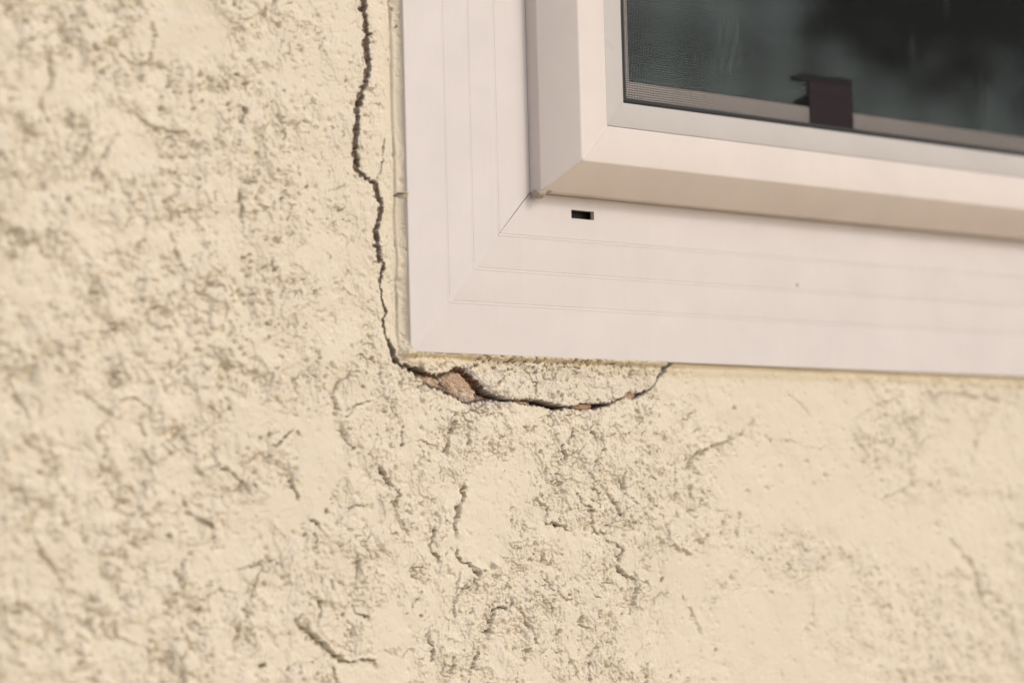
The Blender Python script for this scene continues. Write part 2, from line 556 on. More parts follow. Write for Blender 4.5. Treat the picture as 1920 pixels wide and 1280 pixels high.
# traced crevices: (width px, depth mm, step mm, points)
CR = [
    (2.2, 3.0, 1.1, [(870, 904), (872, 929), (860, 948), (854, 966), (856, 999)]),
    (1.8, 1.8, 1.0, [(856, 1030), (857, 1046), (881, 1057), (894, 1079), (888, 1093), (863, 1104), (856, 1126), (852, 1155)]),
    (2.0, 2.4, 1.2, [(958, 1123), (954, 1137), (929, 1141), (918, 1159), (914, 1185)]),
    (2.2, 2.8, .8, [(896, 1210), (892, 1236), (881, 1254)]), (2.0, 2.4, .7, [(856, 1243), (834, 1265)]),
    (1.5, 2.2, 1.9, [(560, 1168), (566, 1180), (581, 1185), (596, 1199), (607, 1203), (619, 1218), (633, 1224), (641, 1238), (668, 1236), (700, 1240)]), (3.0, 3.4, .8, [(597, 1123), (606, 1139), (593, 1163)]),
    (2.6, 2.6, .9, [(672, 1050), (672, 1075), (664, 1108)]), (2, 1.8, .5, [(622, 1086), (621, 1108)]),
    (2.2, 1.6, .6, [(566, 984), (580, 975), (596, 984), (606, 1000)]), (2.4, 2.6, .4, [(588, 997), (591, 1020), (594, 1038)]), (2, 2, .3, [(572, 995), (573, 1020)]),
    (1.8, 1.9, .8, [(713, 875), (717, 889), (732, 907), (750, 926), (743, 951)]), (1.8, 1.3, .6, [(655, 955), (662, 948), (690, 947)]),
    (1.8, 1.5, .7, [(743, 966), (765, 999)]), (2, 1.9, .5, [(816, 988), (806, 1024), (823, 1050)]), (2.2, 2.0, .5, [(781, 1123), (772, 1137)]),
    (1.9, 1.8, .7, [(1005, 937), (1023, 951), (1020, 977), (1042, 984), (1074, 995)]),
    (2, 1.6, .7, [(662, 1133), (670, 1148), (692, 1159)]), (1.8, 2, .7, [(805, 1185), (808, 1214), (812, 1239)]),
    (2.2, 2.4, .8, [(994, 1174), (1005, 1203)]), (2, 2.1, .6, [(962, 1120), (972, 1143), (990, 1170)]), (2.2, 2.4, .6, [(626, 1246), (630, 1284)]),
    (3.0, 3.2, .4, [(546, 897), (549, 915), (557, 935)]), (1.2, .9, .2, [(765, 827), (794, 827), (819, 838), (838, 849)]),
    (2.2, 2.4, .8, [(852, 794), (843, 820), (840, 848)]), (2.6, 3.2, .4, [(1078, 796), (1072, 815), (1072, 831)]),
    (2.2, 2.4, .4, [(1105, 801), (1109, 809), (1116, 818)]), (2.4, 2.8, .6, [(1054, 835), (1059, 856), (1048, 864)]),
    (2.4, 2.8, .5, [(1170, 880), (1165, 895), (1164, 911)]), (2.4, 2.2, .5, [(1189, 866), (1195, 882)]),
    (2.2, 2.3, .6, [(1118, 917), (1125, 950)]), (2.2, 2.2, .7, [(1140, 925), (1158, 948), (1164, 968)]),
    (1.9, 1.7, .7, [(1080, 930), (1092, 944), (1107, 956), (1107, 983), (1127, 999), (1142, 1014), (1166, 1026)]),
    (2.2, 2.4, 1.1, [(1168, 1030), (1156, 1046), (1162, 1069), (1189, 1085)]), (1.8, 1.1, .5, [(1189, 1085), (1187, 1131), (1181, 1155)]),
    (2.4, 1.2, .5, [(1171, 926), (1193, 940)]), (2.6, 1.7, .5, [(1212, 928), (1228, 948)]), (2.6, 1.6, .5, [(1263, 915), (1267, 940)]),
    (2.8, 1.6, .5, [(1291, 909), (1298, 948)]), (2.8, 1.8, .9, [(1271, 964), (1250, 991), (1252, 1018), (1291, 1038)]),
    (3.6, 2.4, .5, [(1307, 771), (1277, 793)]), (3.2, 2.3, 1.3, [(1412, 795), (1366, 827), (1312, 847), (1285, 881)]),
    (1.3, .8, .1, [(1415, 808), (1445, 825), (1484, 827), (1519, 840), (1553, 840)]), (3, .8, .3, [(1477, 736), (1519, 778)]),
    (3, 1.6, .7, [(1389, 962), (1383, 985), (1383, 1010)]), (2.8, 1.1, .6, [(1386, 1064), (1356, 1100), (1327, 1148)]),
    (2.5, 1.0, .4, [(1282, 1118), (1298, 1150), (1312, 1187)]), (5, 1.4, .6, [(1785, 1014), (1829, 1069), (1844, 1143)]),
    (3, .9, .4, [(1524, 1123), (1524, 1167), (1500, 1200)]), (4, 1.1, .7, [(1657, 936), (1716, 906)]), (4, 1.4, .2, [(1730, 741), (1790, 738), (1839, 746), (1898, 756)]),
    (3, 1.1, .4, [(1600, 790), (1640, 762), (1690, 745)]), (3, 1.0, .5, [(1220, 1145), (1232, 1120), (1250, 1110)]), (3, 1.1, .4, [(1820, 868), (1830, 830), (1850, 800)]),
    (3, 1.1, .5, [(265, 5), (275, 30), (290, 70), (280, 120), (245, 120), (228, 100)]), (3, 1.2, .4, [(170, 175), (190, 140), (220, 115)]),
    (3, 1.6, .3, [(180, 195), (183, 225)]), (3, 1.1, .6, [(92, 90), (98, 150), (75, 200), (105, 250), (118, 300)]),
    (2.6, 1.1, .5, [(255, 210), (275, 235), (310, 245), (345, 250), (358, 270), (350, 295), (300, 295)]), (3, 1.2, .9, [(220, 250), (195, 290), (175, 330)]),
    (2.6, 2.4, .3, [(321, 132), (318, 157)]), (2.6, 1.9, .3, [(303, 180), (300, 210)]), (2.6, 1.9, .4, [(462, 160), (468, 180)]),
    (2.2, 2.4, .5, [(459, 200), (457, 225), (456, 247)]), (2, 1.4, .4, [(488, 252), (497, 240), (508, 233)]), (2.4, 2.2, .5, [(447, 355), (450, 400), (456, 432)]),
    (2.2, 2.8, .3, [(557, 308), (559, 330)]), (2.4, 2.8, .3, [(524, 428), (521, 462)]), (2.2, 2.0, .3, [(510, 488), (506, 500), (510, 508), (519, 500)]),
    (3, 1.4, .5, [(276, 412), (270, 440), (260, 472)]), (3, 1.5, .6, [(325, 438), (332, 480), (346, 502)]), (2.6, 1.5, .4, [(396, 508), (380, 550), (392, 572)]),
    (2.6, 1.1, .5, [(490, 5), (495, 35), (520, 46)]), (3.6, 1.5, .4, [(20, 440), (25, 478)]), (3, 1.1, .5, [(165, 480), (190, 512)]),
    (3, 1.1, .5, [(130, 225), (150, 265)]), (3, 1.2, .4, [(415, 125), (424, 160)]), (2.6, 1.2, .5, [(350, 160), (362, 200)]),
    (3.6, 1.3, .6, [(5, 690), (35, 745), (50, 785)]), (2.8, 1.2, .6, [(160, 740), (210, 780), (175, 810), (195, 840), (185, 880), (185, 910)]),
    (2.6, 1.1, .6, [(220, 755), (255, 745), (280, 770), (260, 790), (272, 820)]), (2.6, 1.2, .5, [(260, 840), (287, 870)]), (2.4, 1.3, .3, [(325, 715), (385, 730)]),
    (2.4, 1.1, .5, [(390, 760), (415, 780), (385, 810)]), (2.4, 2.0, .8, [(402, 840), (407, 875), (430, 885), (457, 905), (450, 930)]),
    (2.4, 1.9, .9, [(345, 935), (360, 965), (395, 985), (400, 1010)]), (2.6, 1.4, .9, [(370, 1020), (345, 1050), (335, 1090), (325, 1130)]),
    (2.3, 1.8, .4, [(550, 805), (534, 823), (505, 840)]), (3, 1.8, .3, [(77, 765), (72, 790)]), (3, 1.9, .3, [(132, 835), (135, 855)]), (3, 1.4, .4, [(115, 805), (115, 820)]),
    (2.8, 1.2, .6, [(200, 920), (225, 940), (215, 960)]), (3, 1.1, .7, [(55, 965), (65, 1020), (100, 1065), (125, 1115)]), (3, 1.2, .4, [(150, 985), (165, 1020)]),
    (3.4, 1.0, .7, [(30, 1090), (40, 1170)]), (3, 1.0, .6, [(165, 1115), (165, 1180)]), (2.8, 1.2, .6, [(215, 1170), (215, 1195), (260, 1210)]),
    (2.4, 1.4, .5, [(300, 1165), (325, 1135)]), (2.4, 2, .4, [(390, 1115), (392, 1150)]), (2.4, 1.2, .3, [(410, 1105), (435, 1110)]), (3, 1.4, .5, [(450, 1066), (480, 1058), (512, 1050)]),
    (2.8, 1.5, .4, [(458, 1110), (455, 1145)]), (2.4, 1.5, .5, [(445, 1165), (443, 1200), (440, 1236)]), (2.4, 1.2, .5, [(490, 1060), (475, 1100), (455, 1170)]),
    (1.8, 1.5, .5, [(658, 685), (655, 705), (641, 716), (624, 738), (629, 769)]), (1.8, 1.2, .5, [(641, 792), (643, 820), (660, 840)]),
    (2, 1.7, .3, [(658, 772), (669, 761), (694, 753)]), (2, 1.8, .3, [(756, 797), (755, 828)]), (2, 1.7, .2, [(736, 752), (736, 775)]), (2, 1.2, .4, [(708, 812), (700, 837)]),
    (2, 1.4, .6, [(866, 775), (894, 767), (915, 758)]), (1.9, 1.5, .4, [(705, 854), (714, 882)]), (1.6, 1.6, .2, [(882, 808), (872, 790), (868, 778)]), (1.4, 1.5, .2, [(876, 800), (880, 825), (872, 848)]),
    (1.3, .9, .2, [(862, 1075), (856, 1100), (845, 1150)]), (1.3, 1.0, .2, [(828, 1210), (830, 1250), (824, 1284)]), (1.6, 1.4, .4, [(1050, 1090), (1045, 1110), (1060, 1125), (1082, 1120)]),
    (1.8, 1.6, .4, [(1030, 1130), (1040, 1150)]), (2, 1.4, .4, [(1110, 1165), (1118, 1185)]), (2, 1.6, .6, [(1105, 1240), (1108, 1275)]), (2, 1.2, .6, [(1100, 1235), (1140, 1185)]),
    (1.6, 1.4, .4, [(1160, 960), (1140, 990)]), (1.4, 2.6, .1, [(721, 262), (719, 280), (718, 286)]),
]
for w_, d_, s_, pts in CR:
    if pts[0][0] < 430: d_ *= 0.7
    if pts[0][0] > 1270: d_ *= 0.5; w_ *= 1.35
    crevice(pts, w_*0.78, d_*3.2, s_*1.5, 8)
for u, v in [(890, 280), (760, 577), (965, 570), (995, 565), (930, 690), (810, 800), (1077, 812), (745, 675), (672, 700), (733, 705), (780, 912), (200, 740), (250, 745),
             (1003, 1218), (1043, 1218), (1003, 1268), (710, 350), (720, 410), (850, 340), (857, 395), (858, 420), (755, 375), (1240, 965), (875, 1157), (290, 60),
             (1055, 745), (1150, 705), (630, 330), (1175, 470), (985, 905), (915, 970), (940, 955), (1000, 400), (1060, 345)]:
    pit(u/2, v/2, 2.6, 2.2)
for u, v in [(955, 545), (990, 1215), (1090, 520), (1110, 585), (935, 450), (970, 360), (1120, 340), (1015, 345), (35, 500), (645, 570), (1225, 635), (745, 1000), (630, 730), (860, 250), (700, 60)]:
    pit(u/2, 640+v/2, 3.0, 2.6)
for u, v, r in [(475, 911, 4.6), (755, 834, 3.6), (662, 841, 3), (761, 1152, 2.6), (790, 1155, 2.6), (493, 1247, 5), (1232, 847, 2.6), (1058, 860, 3), (1190, 866, 2), (643, 1150, 3.4),
                (1463, 874, 4), (1510, 868, 4), (1546, 892, 5), (1525, 908, 4), (1438, 915, 5), (1401, 922, 4), (1375, 766, 3.5), (1325, 1005, 3), (1435, 1018, 3.4), (1443, 1048, 3.4), (1555, 1042, 4),
                (1653, 1093, 5), (1600, 1105, 4), (1653, 1125, 4), (1447, 1110, 3), (1473, 1115, 3), (1759, 985, 6), (1728, 1095, 6), (1240, 1085, 3), (1605, 1125, 4), (1340, 1218, 3), (1258, 1268, 3),
                (680, 723, 2.4), (745, 366, 3), (736, 18, 2), (702, 60, 1.4), (724, 97, 1.6), (727, 110, 1.6), (738, 52, 1.6), (714, 196, 1.6), (712, 222, 1.6), (953, 675, 3.6), (979, 678, 2.4), (932, 680, 1.8),
                (895, 671, 2), (1080, 930, 2), (1120, 942, 2.2), (1045, 975, 2), (1057, 983, 2), (1065, 668, 2), (1137, 984, 2), (770, 1285, 3)]:
    pit(u, v, r, 2.6 if r > 3.2 and u < 1200 else 1.7)

# profile next to the window: painted sealant strip, groove, gentle fall of the coat
s = X0-XX
ins = (ZZ > Z0+2)
fall = -0.9*sstep(22, 6.5, s)*(s > 0)
bead = sstep(6.3, 5.4, s)*(1.1+2.6*np.clip(1-s/5.6, 0, 1)**2.2)
wob = 0.35*fbm(XX/4, ZZ/16, 120, 3)
h += np.where(ins, (fall-1.0*np.exp(-((s-6.1)/0.7)**2)+bead)*sstep(Z0-4, Z0+8, ZZ)*(s > -8)*(s < 40)+wob*(s < 16)*(s > -8), 0)
# little chip stuck in the groove beside the frame
dchip = np.hypot((UU-753)/5, (VV-366)/6)
h += 1.8*sstep(1.2, .7, dchip)

# crumbly lip of mortar squeezed out under the frame
db = Z0-ZZ
crum = sstep(13, 7.5, db+1.2*fbm(XX/6, ZZ/6, 130, 2))*sstep(-4, 0, db)*sstep(X0-6, X0+4, XX)*sstep(1300, 1120, UU)
w5, i5 = worley(XX/3.4+.4*perlin(XX/2, ZZ/2, 8), ZZ/2.5+.4*perlin(XX/2, ZZ/2, 9), 140)
h += crum*(0.8+1.5*(0.45-w5)*(.4+i5)-4.0*(i5 > .66)*sstep(.42, .15, w5)*sstep(830, 900, UU))
h += 1.0*sstep(10, 4, db)*sstep(-4, 0, db)*sstep(1120, 1300, UU)
h += (2.6*sstep(1330, 1200, UU)+0.8)*sstep(3.6+1.0*fbm(XX/5, ZZ/5, 133, 2), 0.6, db)*sstep(-5, -1, db)*sstep(X0-6, X0, XX)
# smooth tongue of plaster over the cavity (left) and the cracked-off plate beside it
tongue = sstep(1.25, 0.5, ((UU-812)/70)**2+((VV-686)/15.5)**2)
h += 1.8*tongue + 0.25*fbm(XX/5, ZZ/3, 77, 2)*tongue
cornerlump = sstep(1.3, .6, ((wx-757)/11)**2+((wy-652)/17)**2)
h += 1.2*cornerlump*(0.6+w2)
plate = sstep(1.1, 0.9, ((UU-1075)/175)**2+((VV-690)/72)**2)*(db > 0)*sstep(890, 925, UU+0.6*(VV-720)*-1)
h += plate*(0.9-0.5*sstep(1000, 1200, UU)+0.5*(0.5-e2)+0.5*fbm(XX/4, ZZ/4, 78, 3))

# ---- the crack itself
MAIN = [(672, -300, 1.5), (678, -240, 3), (673, -170, 4), (684, -110, 5), (682, -60, 5), (683, -20, 5), (682, 0, 5), (681, 16, 4.5), (683, 31, 4.7), (685, 47, 5), (687, 60, 4.5), (689.5, 65, 4), (688, 75, 6.2), (687.5, 88, 7), (689.5, 102, 6), (691.5, 122, 5),
        (688.5, 133, 5), (686, 148, 5.3), (683, 164, 5.4), (677.5, 172, 5), (675, 187, 5), (671.5, 200, 5.4), (669, 223, 6), (668, 247, 6), (666.7, 270, 5.7), (664, 284, 5),
        (668, 298, 5), (670, 317, 5), (677.5, 328, 4), (691.5, 338, 2.6), (703, 343, 4), (708.5, 364, 5), (715, 385, 3.8), (713.5, 401, 5), (708, 418, 5), (703, 434, 5.3),
        (706, 458, 6.2), (708, 479, 5), (712, 488, 2.2), (717.5, 492, 2), (717.5, 509, 2.6), (713.5, 528, 1.8), (714.5, 541, 1.9), (716, 563, 2.3), (720, 577, 2.1), (725, 588, 1.8),
        (722, 594, 1.4), (718, 598, 1.4), (720.3, 612, 2.6), (725.8, 634, 3.3), (734, 657, 3.8), (739.5, 670, 3.2), (743, 677.5, 3.7), (751, 684, 4.2), (761, 689, 4.6), (775, 694, 5.2), (790, 702, 6)]
ARC = [(905, 735, 5), (925, 742, 5), (944, 749, 3), (958, 751, 1.2), (966, 751, 2.6), (975, 753, 4), (990, 754, 6), (1008, 755, 6.5), (1023, 758, 5), (1037, 764, 5.5), (1050, 765, 4), (1065, 764, 1.8), (1079, 764, 3),
       (1094, 762, 5.5), (1108, 761, 6), (1125, 761, 5), (1144, 757, 3.2), (1152, 753, 1.4), (1167, 745, 1.6), (1179, 741, 5), (1190, 742, 6.5), (1200, 741.5, 4.5), (1212, 734, 3.2), (1221, 727, 1.6),
       (1227, 715, 2.2), (1237, 702, 3.0), (1247, 688, 4), (1253, 676, 5)]
HAIR = [[(721, 262, .8), (719, 285, 1.3), (717, 300, .7), (714, 318, .8), (709, 330, .9), (707, 345, .8)], [(973, 680, .8), (985, 697, .9), (996, 711, .9), (1003, 719, 1.4)],
        [(1000, 688, .6), (1002, 705, .6), (1004, 716, 1.2), (1003, 726, 2.2), (1006, 742, 1.4)], [(1068, 677, 2), (1075, 688, 1.2), (1080, 692, .6)],
        [(776, 658, 1.2), (772, 672, 1.2)]]
CAV = [(772, 689), (790, 697), (815, 703), (829, 701), (838, 696), (845, 689), (856, 688), (866, 692), (874, 690), (878, 700), (886, 709), (896, 716), (903, 720), (909, 730), (921, 738), (940, 748),
       (952, 753), (938, 755), (922, 751), (908, 752), (890, 755), (876, 759), (869, 755), (857, 748), (845, 742), (834, 739), (822, 731), (808, 727), (796, 722), (790, 712), (780, 706), (768, 697)]
cx_ = UU+5.2*fbm(XX/2.8, ZZ/2.8, 150, 2)+1.2*perlin(XX/5, ZZ/5, 151)
cy_ = VV+5.2*fbm(XX/2.8, ZZ/2.8, 160, 2)+1.2*perlin(XX/5, ZZ/5, 161)
broken_and_shade = np.zeros(XX.shape)
plaster = np.zeros(XX.shape)
crackm = np.zeros(XX.shape, bool)
base = h.copy()


def cut(pts, deep, ledge=True, bw=1.0, brk=1.0):
    us = [p[0] for p in pts]; vs = [p[1] for p in pts]
    sj, si = window_idx(min(us), min(vs), max(us), max(vs), 14)
    D, Wd, S = seg_dist(cx_[sj, si], cy_[sj, si], pts)
    q = S/np.maximum(Wd, .5)
    inside = D < Wd*0.86
    dd = np.where(q+0.9*fbm(XX[sj, si]/9, ZZ[sj, si]/9, 174, 2) < -0.1 if ledge else q < -9, -0.9-0.9*fbm(XX[sj, si]/3, ZZ[sj, si]/3, 170, 2), -deep)
    hh = base[sj, si]
    new = np.where(inside, np.minimum(hh-0.5, dd+0.5*fbm(XX[sj, si]/2, ZZ[sj, si]/2, 171, 2)), hh)
    base[sj, si] = new
    # broken lip
    lip = sstep(Wd+2.6*bw, Wd+0.6, D+1.2*perlin(XX[sj, si]/3, ZZ[sj, si]/3, 172))*(Wd > 2.4)
    base[sj, si] -= 0.5*lip*(~inside)
    plaster[sj, si] = np.maximum(plaster[sj, si], (0.8 if pts is ARC else 0.35)*lip*(~inside)*sstep(-.1, .2, fbm(XX[sj, si]/7, ZZ[sj, si]/7, 173, 2)+(.3 if pts is ARC else 0)))
    broken_and_shade[sj, si] = np.maximum(broken_and_shade[sj, si], np.where(inside, brk, 0))
    if brk > 0.5: crackm[sj, si] |= inside


cut(MAIN, 14.0)
cut(ARC, 12.0, ledge=False)
for p in HAIR:
    cut([(a_, b_, c_*0.75) for a_, b_, c_ in p], 3.0, ledge=False, brk=0.25)
# cavity polygon (even-odd test)
sj, si = window_idx(760, 680, 965, 765, 12)
x, y = cx_[sj, si], cy_[sj, si]
ins2 = np.zeros(x.shape, bool)
for (ax, ay), (bx_, by_) in zip(CAV, CAV[1:]+CAV[:1]):
    c_ = ((ay > y) != (by_ > y))
    xi = ax+(y-ay)*(bx_-ax)/((by_-ay) if abs(by_-ay) > 1e-6 else 1e-6)
    ins2 ^= c_ & (x < xi)
din, _, _ = seg_dist(x, y, [(a_, b_, 1) for a_, b_ in CAV+CAV[:1]])
xq, zq = XX[sj, si], ZZ[sj, si]
rag = fbm(xq/2.0, zq/2.0, 181, 3)
dep = 5.0-1.2*fbm(xq/4, zq/4, 180, 3)+3.5*sstep(-12, 4, (x-870)-(y-700)*1.3)*sstep(860, 880, x)
base[sj, si] = np.where(ins2, base[sj, si]-0.4-dep*sstep(-0.5, 7.5, din+4*rag)+0.9*rag, base[sj, si])
broken_and_shade[sj, si] = np.where(ins2, 1.0, broken_and_shade[sj, si])
crackm[sj, si] |= ins2
plaster = np.maximum(plaster, 0.28*plate*sstep(-.3, .3, fbm(XX/8, ZZ/8, 79, 2)+.1))
dr_, _, _ = seg_dist(x, y, [(872, 690, 1), (886, 709, 1), (903, 720, 1), (921, 738, 1), (950, 753, 1)])
plaster[sj, si] = np.maximum(plaster[sj, si], 0.9*sstep(11, 6, dr_+2*perlin(XX[sj, si]/3, ZZ[sj, si]/3, 9))*(~ins2))
base[sj, si] += (0.5*sstep(13, 9, dr_)-0.2*sstep(4, 1, dr_)+1.3*sstep(12, 6, dr_)*fbm(XX[sj, si]/1.6, ZZ[sj, si]/1.6, 231, 2))*(~ins2)
dr_, _, _ = seg_dist(x, y, [(875, 760, 1), (900, 757, 1), (935, 756, 1)])
plaster[sj, si] = np.maximum(plaster[sj, si], 0.8*sstep(8, 4, dr_+2*perlin(XX[sj, si]/3, ZZ[sj, si]/3, 19))*(~ins2))
h = base

yellow = np.clip(0.33*sstep(12, 2, db+1.5*fbm(XX/12, ZZ/5, 190, 3))*sstep(-4, 0, db)*sstep(X0-4, X0+4, XX), 0, 1)
yellow = np.maximum(yellow, 0.05*sstep(20, 6, s)*(s > -8)*(ZZ > Z0-6))
grime = 0.5*np.exp(-((s-5.9)/0.5)**2)*(ZZ > Z0+4)*sstep(-.1, .5, fbm(XX/20, ZZ/20, 200, 3))
grime = np.maximum(grime, 0.55*sstep(1.6, .2, db)*sstep(-4, 0, db)*sstep(1180, 1300, UU)*sstep(1700, 1400, UU))
broken_and_shade = np.maximum(broken_and_shade, 0.8*crum*(i5 > .66)*sstep(.36, .1, w5)*sstep(830, 900, UU)*(fbm(XX/9, ZZ/9, 206, 2) > -.05))
grime = np.maximum(grime, 0.35*sstep(1.1, .2, db)*sstep(-4, 0, db)*sstep(X0+2, X0+10, XX)*sstep(-.2, .3, fbm(XX/9, ZZ/9, 205, 2)))
grime = np.maximum(grime, 0.5*np.exp(-(np.hypot(UU-747, VV-366)/5)**2))

far = 1-sstep(xl-128, xl-70, XX)*sstep(xr+128, xr+70, XX)*sstep(zl-108, zl-60, ZZ)*sstep(zh+128, zh+70, ZZ)
YY = YW-h*(1-far)
# under the flange the coat simply runs on behind it
under = (XX > X0+1.0) & (ZZ > Z0+1.0)
YY = np.where(under, np.maximum(YY, YW+0.5), YY)
# outside the traced area the relief fades into plain wall
V = np.stack([XX.ravel(), YY.ravel(), ZZ.ravel()], 1)
idx = np.arange(NX*NZ).reshape(NZ, NX)
Q = np.stack([idx[:-1, :-1], idx[:-1, 1:], idx[1:, 1:], idx[1:, :-1]], -1)
xc = (xs[:-1]+xs[1:])/2; zc = (zs[:-1]+zs[1:])/2
XC, ZC = np.meshgrid(xc, zc)
keep = ~((XC > X0+9) & (XC < X1-9) & (ZC > Z0+9) & (ZC < Z1-9))
cm = crackm[:-1, :-1] & crackm[1:, 1:] & crackm[:-1, 1:] & crackm[1:, :-1]
UC, VC = project(XC, YW, ZC)
# strip of coat between the crack and the frame, plate below the frame
mu_ = np.array([p[0] for p in MAIN]); mv_ = np.array([p[1] for p in MAIN])
order = np.argsort(mv_)
crx = np.interp(VC, mv_[order], mu_[order])
strip = (UC > crx) & (XC < X0+9) & (VC < 676) & (VC > -298)
au = np.array([p[0] for p in ARC]); av = np.array([p[1] for p in ARC])
TL = [(739, 670), (751, 684), (775, 694), (800, 699), (829, 701), (845, 688), (875, 690), (905, 722), (944, 749)]
lu = np.array([p[0] for p in TL]+[p[0] for p in ARC[2:]]); lv = np.array([p[1] for p in TL]+[p[1] for p in ARC[2:]])
arcy = np.interp(UC, lu, lv)
plate_m = (UC > 739) & (UC < 1253) & (VC < arcy) & (VC >= 600) & (ZC < Z0+9) & ~strip
bk = broken_and_shade.copy()
bk[1:] = np.maximum(bk[1:], 0.65*broken_and_shade[:-1]); bk[:-1] = np.maximum(bk[:-1], 0.65*broken_and_shade[1:])
bk[:, 1:] = np.maximum(bk[:, 1:], 0.65*broken_and_shade[:, :-1]); bk[:, :-1] = np.maximum(bk[:, :-1], 0.65*broken_and_shade[:, 1:])
broken_and_shade = np.maximum(bk, core_shade)  # bare brown coat and painted crevice shade share one mask
attrs = dict(far=far.ravel(), broken_and_shade=(broken_and_shade*(1-far)).ravel(), plaster=plaster.ravel(), yellow=yellow.ravel(), grime=grime.ravel(), rough=np.clip(r0*(1-.5*nearw)+.5*crum+.15, 0, 1).ravel())
wall = empty('stucco_wall', (0, 0.005, GZ*MM))
tag(wall, 'cream painted rough stucco wall with a jagged crack around the window corner', 'wall')
grid_mesh('stucco_coat', V, Q[keep & ~cm & ~strip & ~plate_m], STUCCO, wall, attrs)
o = grid_mesh('stucco_strip', V, Q[keep & ~cm & strip], STUCCO, wall, attrs)
tag(o, 'narrow strip of stucco between the crack and the window frame')
o = grid_mesh('stucco_plate', V, Q[keep & ~cm & plate_m], STUCCO, wall, attrs)
tag(o, 'loosened piece of stucco under the window, bounded by the curved crack')
o = grid_mesh('brown_coat', V, Q[keep & cm], BROWN, wall)
tag(o, 'brown mortar layer laid bare inside the crack')


# lumps of reddish mortar in the cavity
def lump(uc, vc, ru, rv, depth, yfront, ang, seed, squash=1.0):
    """low rounded fragment; centre and radii in picture pixels on the wall plane"""
    nu, nv = 110, 66
    c = hit(uc, vc, YW)
    kx = (hit(uc+10, vc, YW)[0]-hit(uc-10, vc, YW)[0])/20
    kz = (hit(uc, vc-10, YW)[2]-hit(uc, vc+10, YW)[2])/20
    vs_, fs = [], []
    ph = np.linspace(0, 2*np.pi, nu, endpoint=False)
    th = np.linspace(-np.pi/2, np.pi/2, nv)
    A, T = np.meshgrid(ph, th)
    ex = np.cos(T)*np.cos(A); ez = np.cos(T)*np.sin(A); ey = np.sin(T)
    # superellipse for chunkier corners
    p = 0.8
    ex = np.sign(ex)*np.abs(ex)**p; ez = np.sign(ez)*np.abs(ez)**p
    n = fbm(ex*1.3+seed, ez*1.3+ey, seed, 3)*0.22+fbm(ex*5+seed, ez*5+ey*3, seed+5, 3)*0.11+fbm(ex*16+seed, ez*16+ey*8, seed+7, 2)*0.05
    r = 1+n
    a = math.radians(ang)
    px = ex*ru*r; pz = ez*rv*r
    qx = px*math.cos(a)-pz*math.sin(a); qz = px*math.sin(a)+pz*math.cos(a)
    X = c[0]+qx*kx; Z = c[2]+qz*kz
    Y = yfront+depth-ey*depth*r
    P = np.stack([X.ravel(), Y.ravel(), Z.ravel()], 1)
    id_ = np.arange(nu*nv).reshape(nv, nu)
    for j in range(nv-1):
        for i in range(nu):
            fs.append((id_[j, i], id_[j, (i+1) % nu], id_[j+1, (i+1) % nu], id_[j+1, i]))
    o = mesh_obj('mortar_lump', P, fs, LUMP, wall, smooth=40)
    return o


tag(lump(864, 725, 40, 25, 7, YW+0.6, -38, 3), 'larger rounded reddish mortar lump in the cavity below the window')
tag(lump(808, 714, 25, 14, 5, YW+1.2, -24, 8), 'smaller reddish mortar lump left of the large one')
lump(1098, 762, 17, 6, 3, YW+1.4, 6, 12)
lump(1184, 741, 12, 7, 3, YW+1.6, 10, 15)
lump(985, 756, 16, 5, 3, YW+2.0, -5, 19)


# ------------------------------------------------------------------ window
win = empty('window', (X0*MM, 0, Z0*MM))
tag(win, 'off-white vinyl window with mitred corner, grooved flange and insect screen', 'window')


def corners(a, d):
    return [(X0+a, -d, Z0+a), (X1-a, -d, Z0+a), (X1-a, -d, Z1-a), (X0+a, -d, Z1-a)]


def fillet(prof, r, n=3):
    out = [prof[0]]
    for i in range(1, len(prof)-1):
        p0, p1, p2 = (np.array(prof[j], float) for j in (i-1, i, i+1))
        a = p0-p1; b_ = p2-p1
        la, lb = np.linalg.norm(a), np.linalg.norm(b_)
        rr_ = min(r, la*0.45, lb*0.45)
        s0 = p1+a/la*rr_; s2 = p1+b_/lb*rr_
        for k in range(n+1):
            t_ = k/n
            out.append(tuple((1-t_)**2*s0+2*t_*(1-t_)*p1+t_*t_*s2))
    out.append(prof[-1])
    return out


def ring(name, prof, mat, r=0.5, smooth=35, gap=None, sides=(0, 1, 2, 3), labels=None):
    """four mitred lengths following the profile [(inset a, front d)]"""
    P = fillet(prof, r) if r else prof
    res_ = []
    for k in sides:
        vs_, fs = [], []
        for (a, d) in P:
            c = corners(a, d)
            A = np.array(c[k]); B = np.array(c[(k+1) % 4])
            e = (B-A)/np.linalg.norm(B-A)
            g_ = gap(a)/2 if gap else 0.0
            vs_ += [A+e*g_, B-e*g_]
        for i in range(len(P)-1):
            fs.append((2*i, 2*i+1, 2*i+3, 2*i+2))
        o = mesh_obj(name, vs_, fs, mat, win, smooth=smooth)
        res_.append(o)
    return res_


G = [31.9, 53.4, 75.7]
prof = [(1.0, -7), (0.0, -6), (0.0, -0.3), (0.5, 0.0)]
for g_ in G:
    prof += [(g_-1.2, 0.0), (g_-0.5, 0.2), (g_+0.15, 0.2), (g_+0.4, -0.29), (g_+0.75, -0.26), (g_+1.0, 0.0)]
prof += [(97.0, 0.0), (103.9, 0.25), (103.9, -3)]
gapf = lambda a: 0.10+0.55*max(0, min(1, (a-72)/14))
fl = ring('frame_flange', prof, VINYL, r=0.15, gap=gapf, sides=(1, 2, 3))
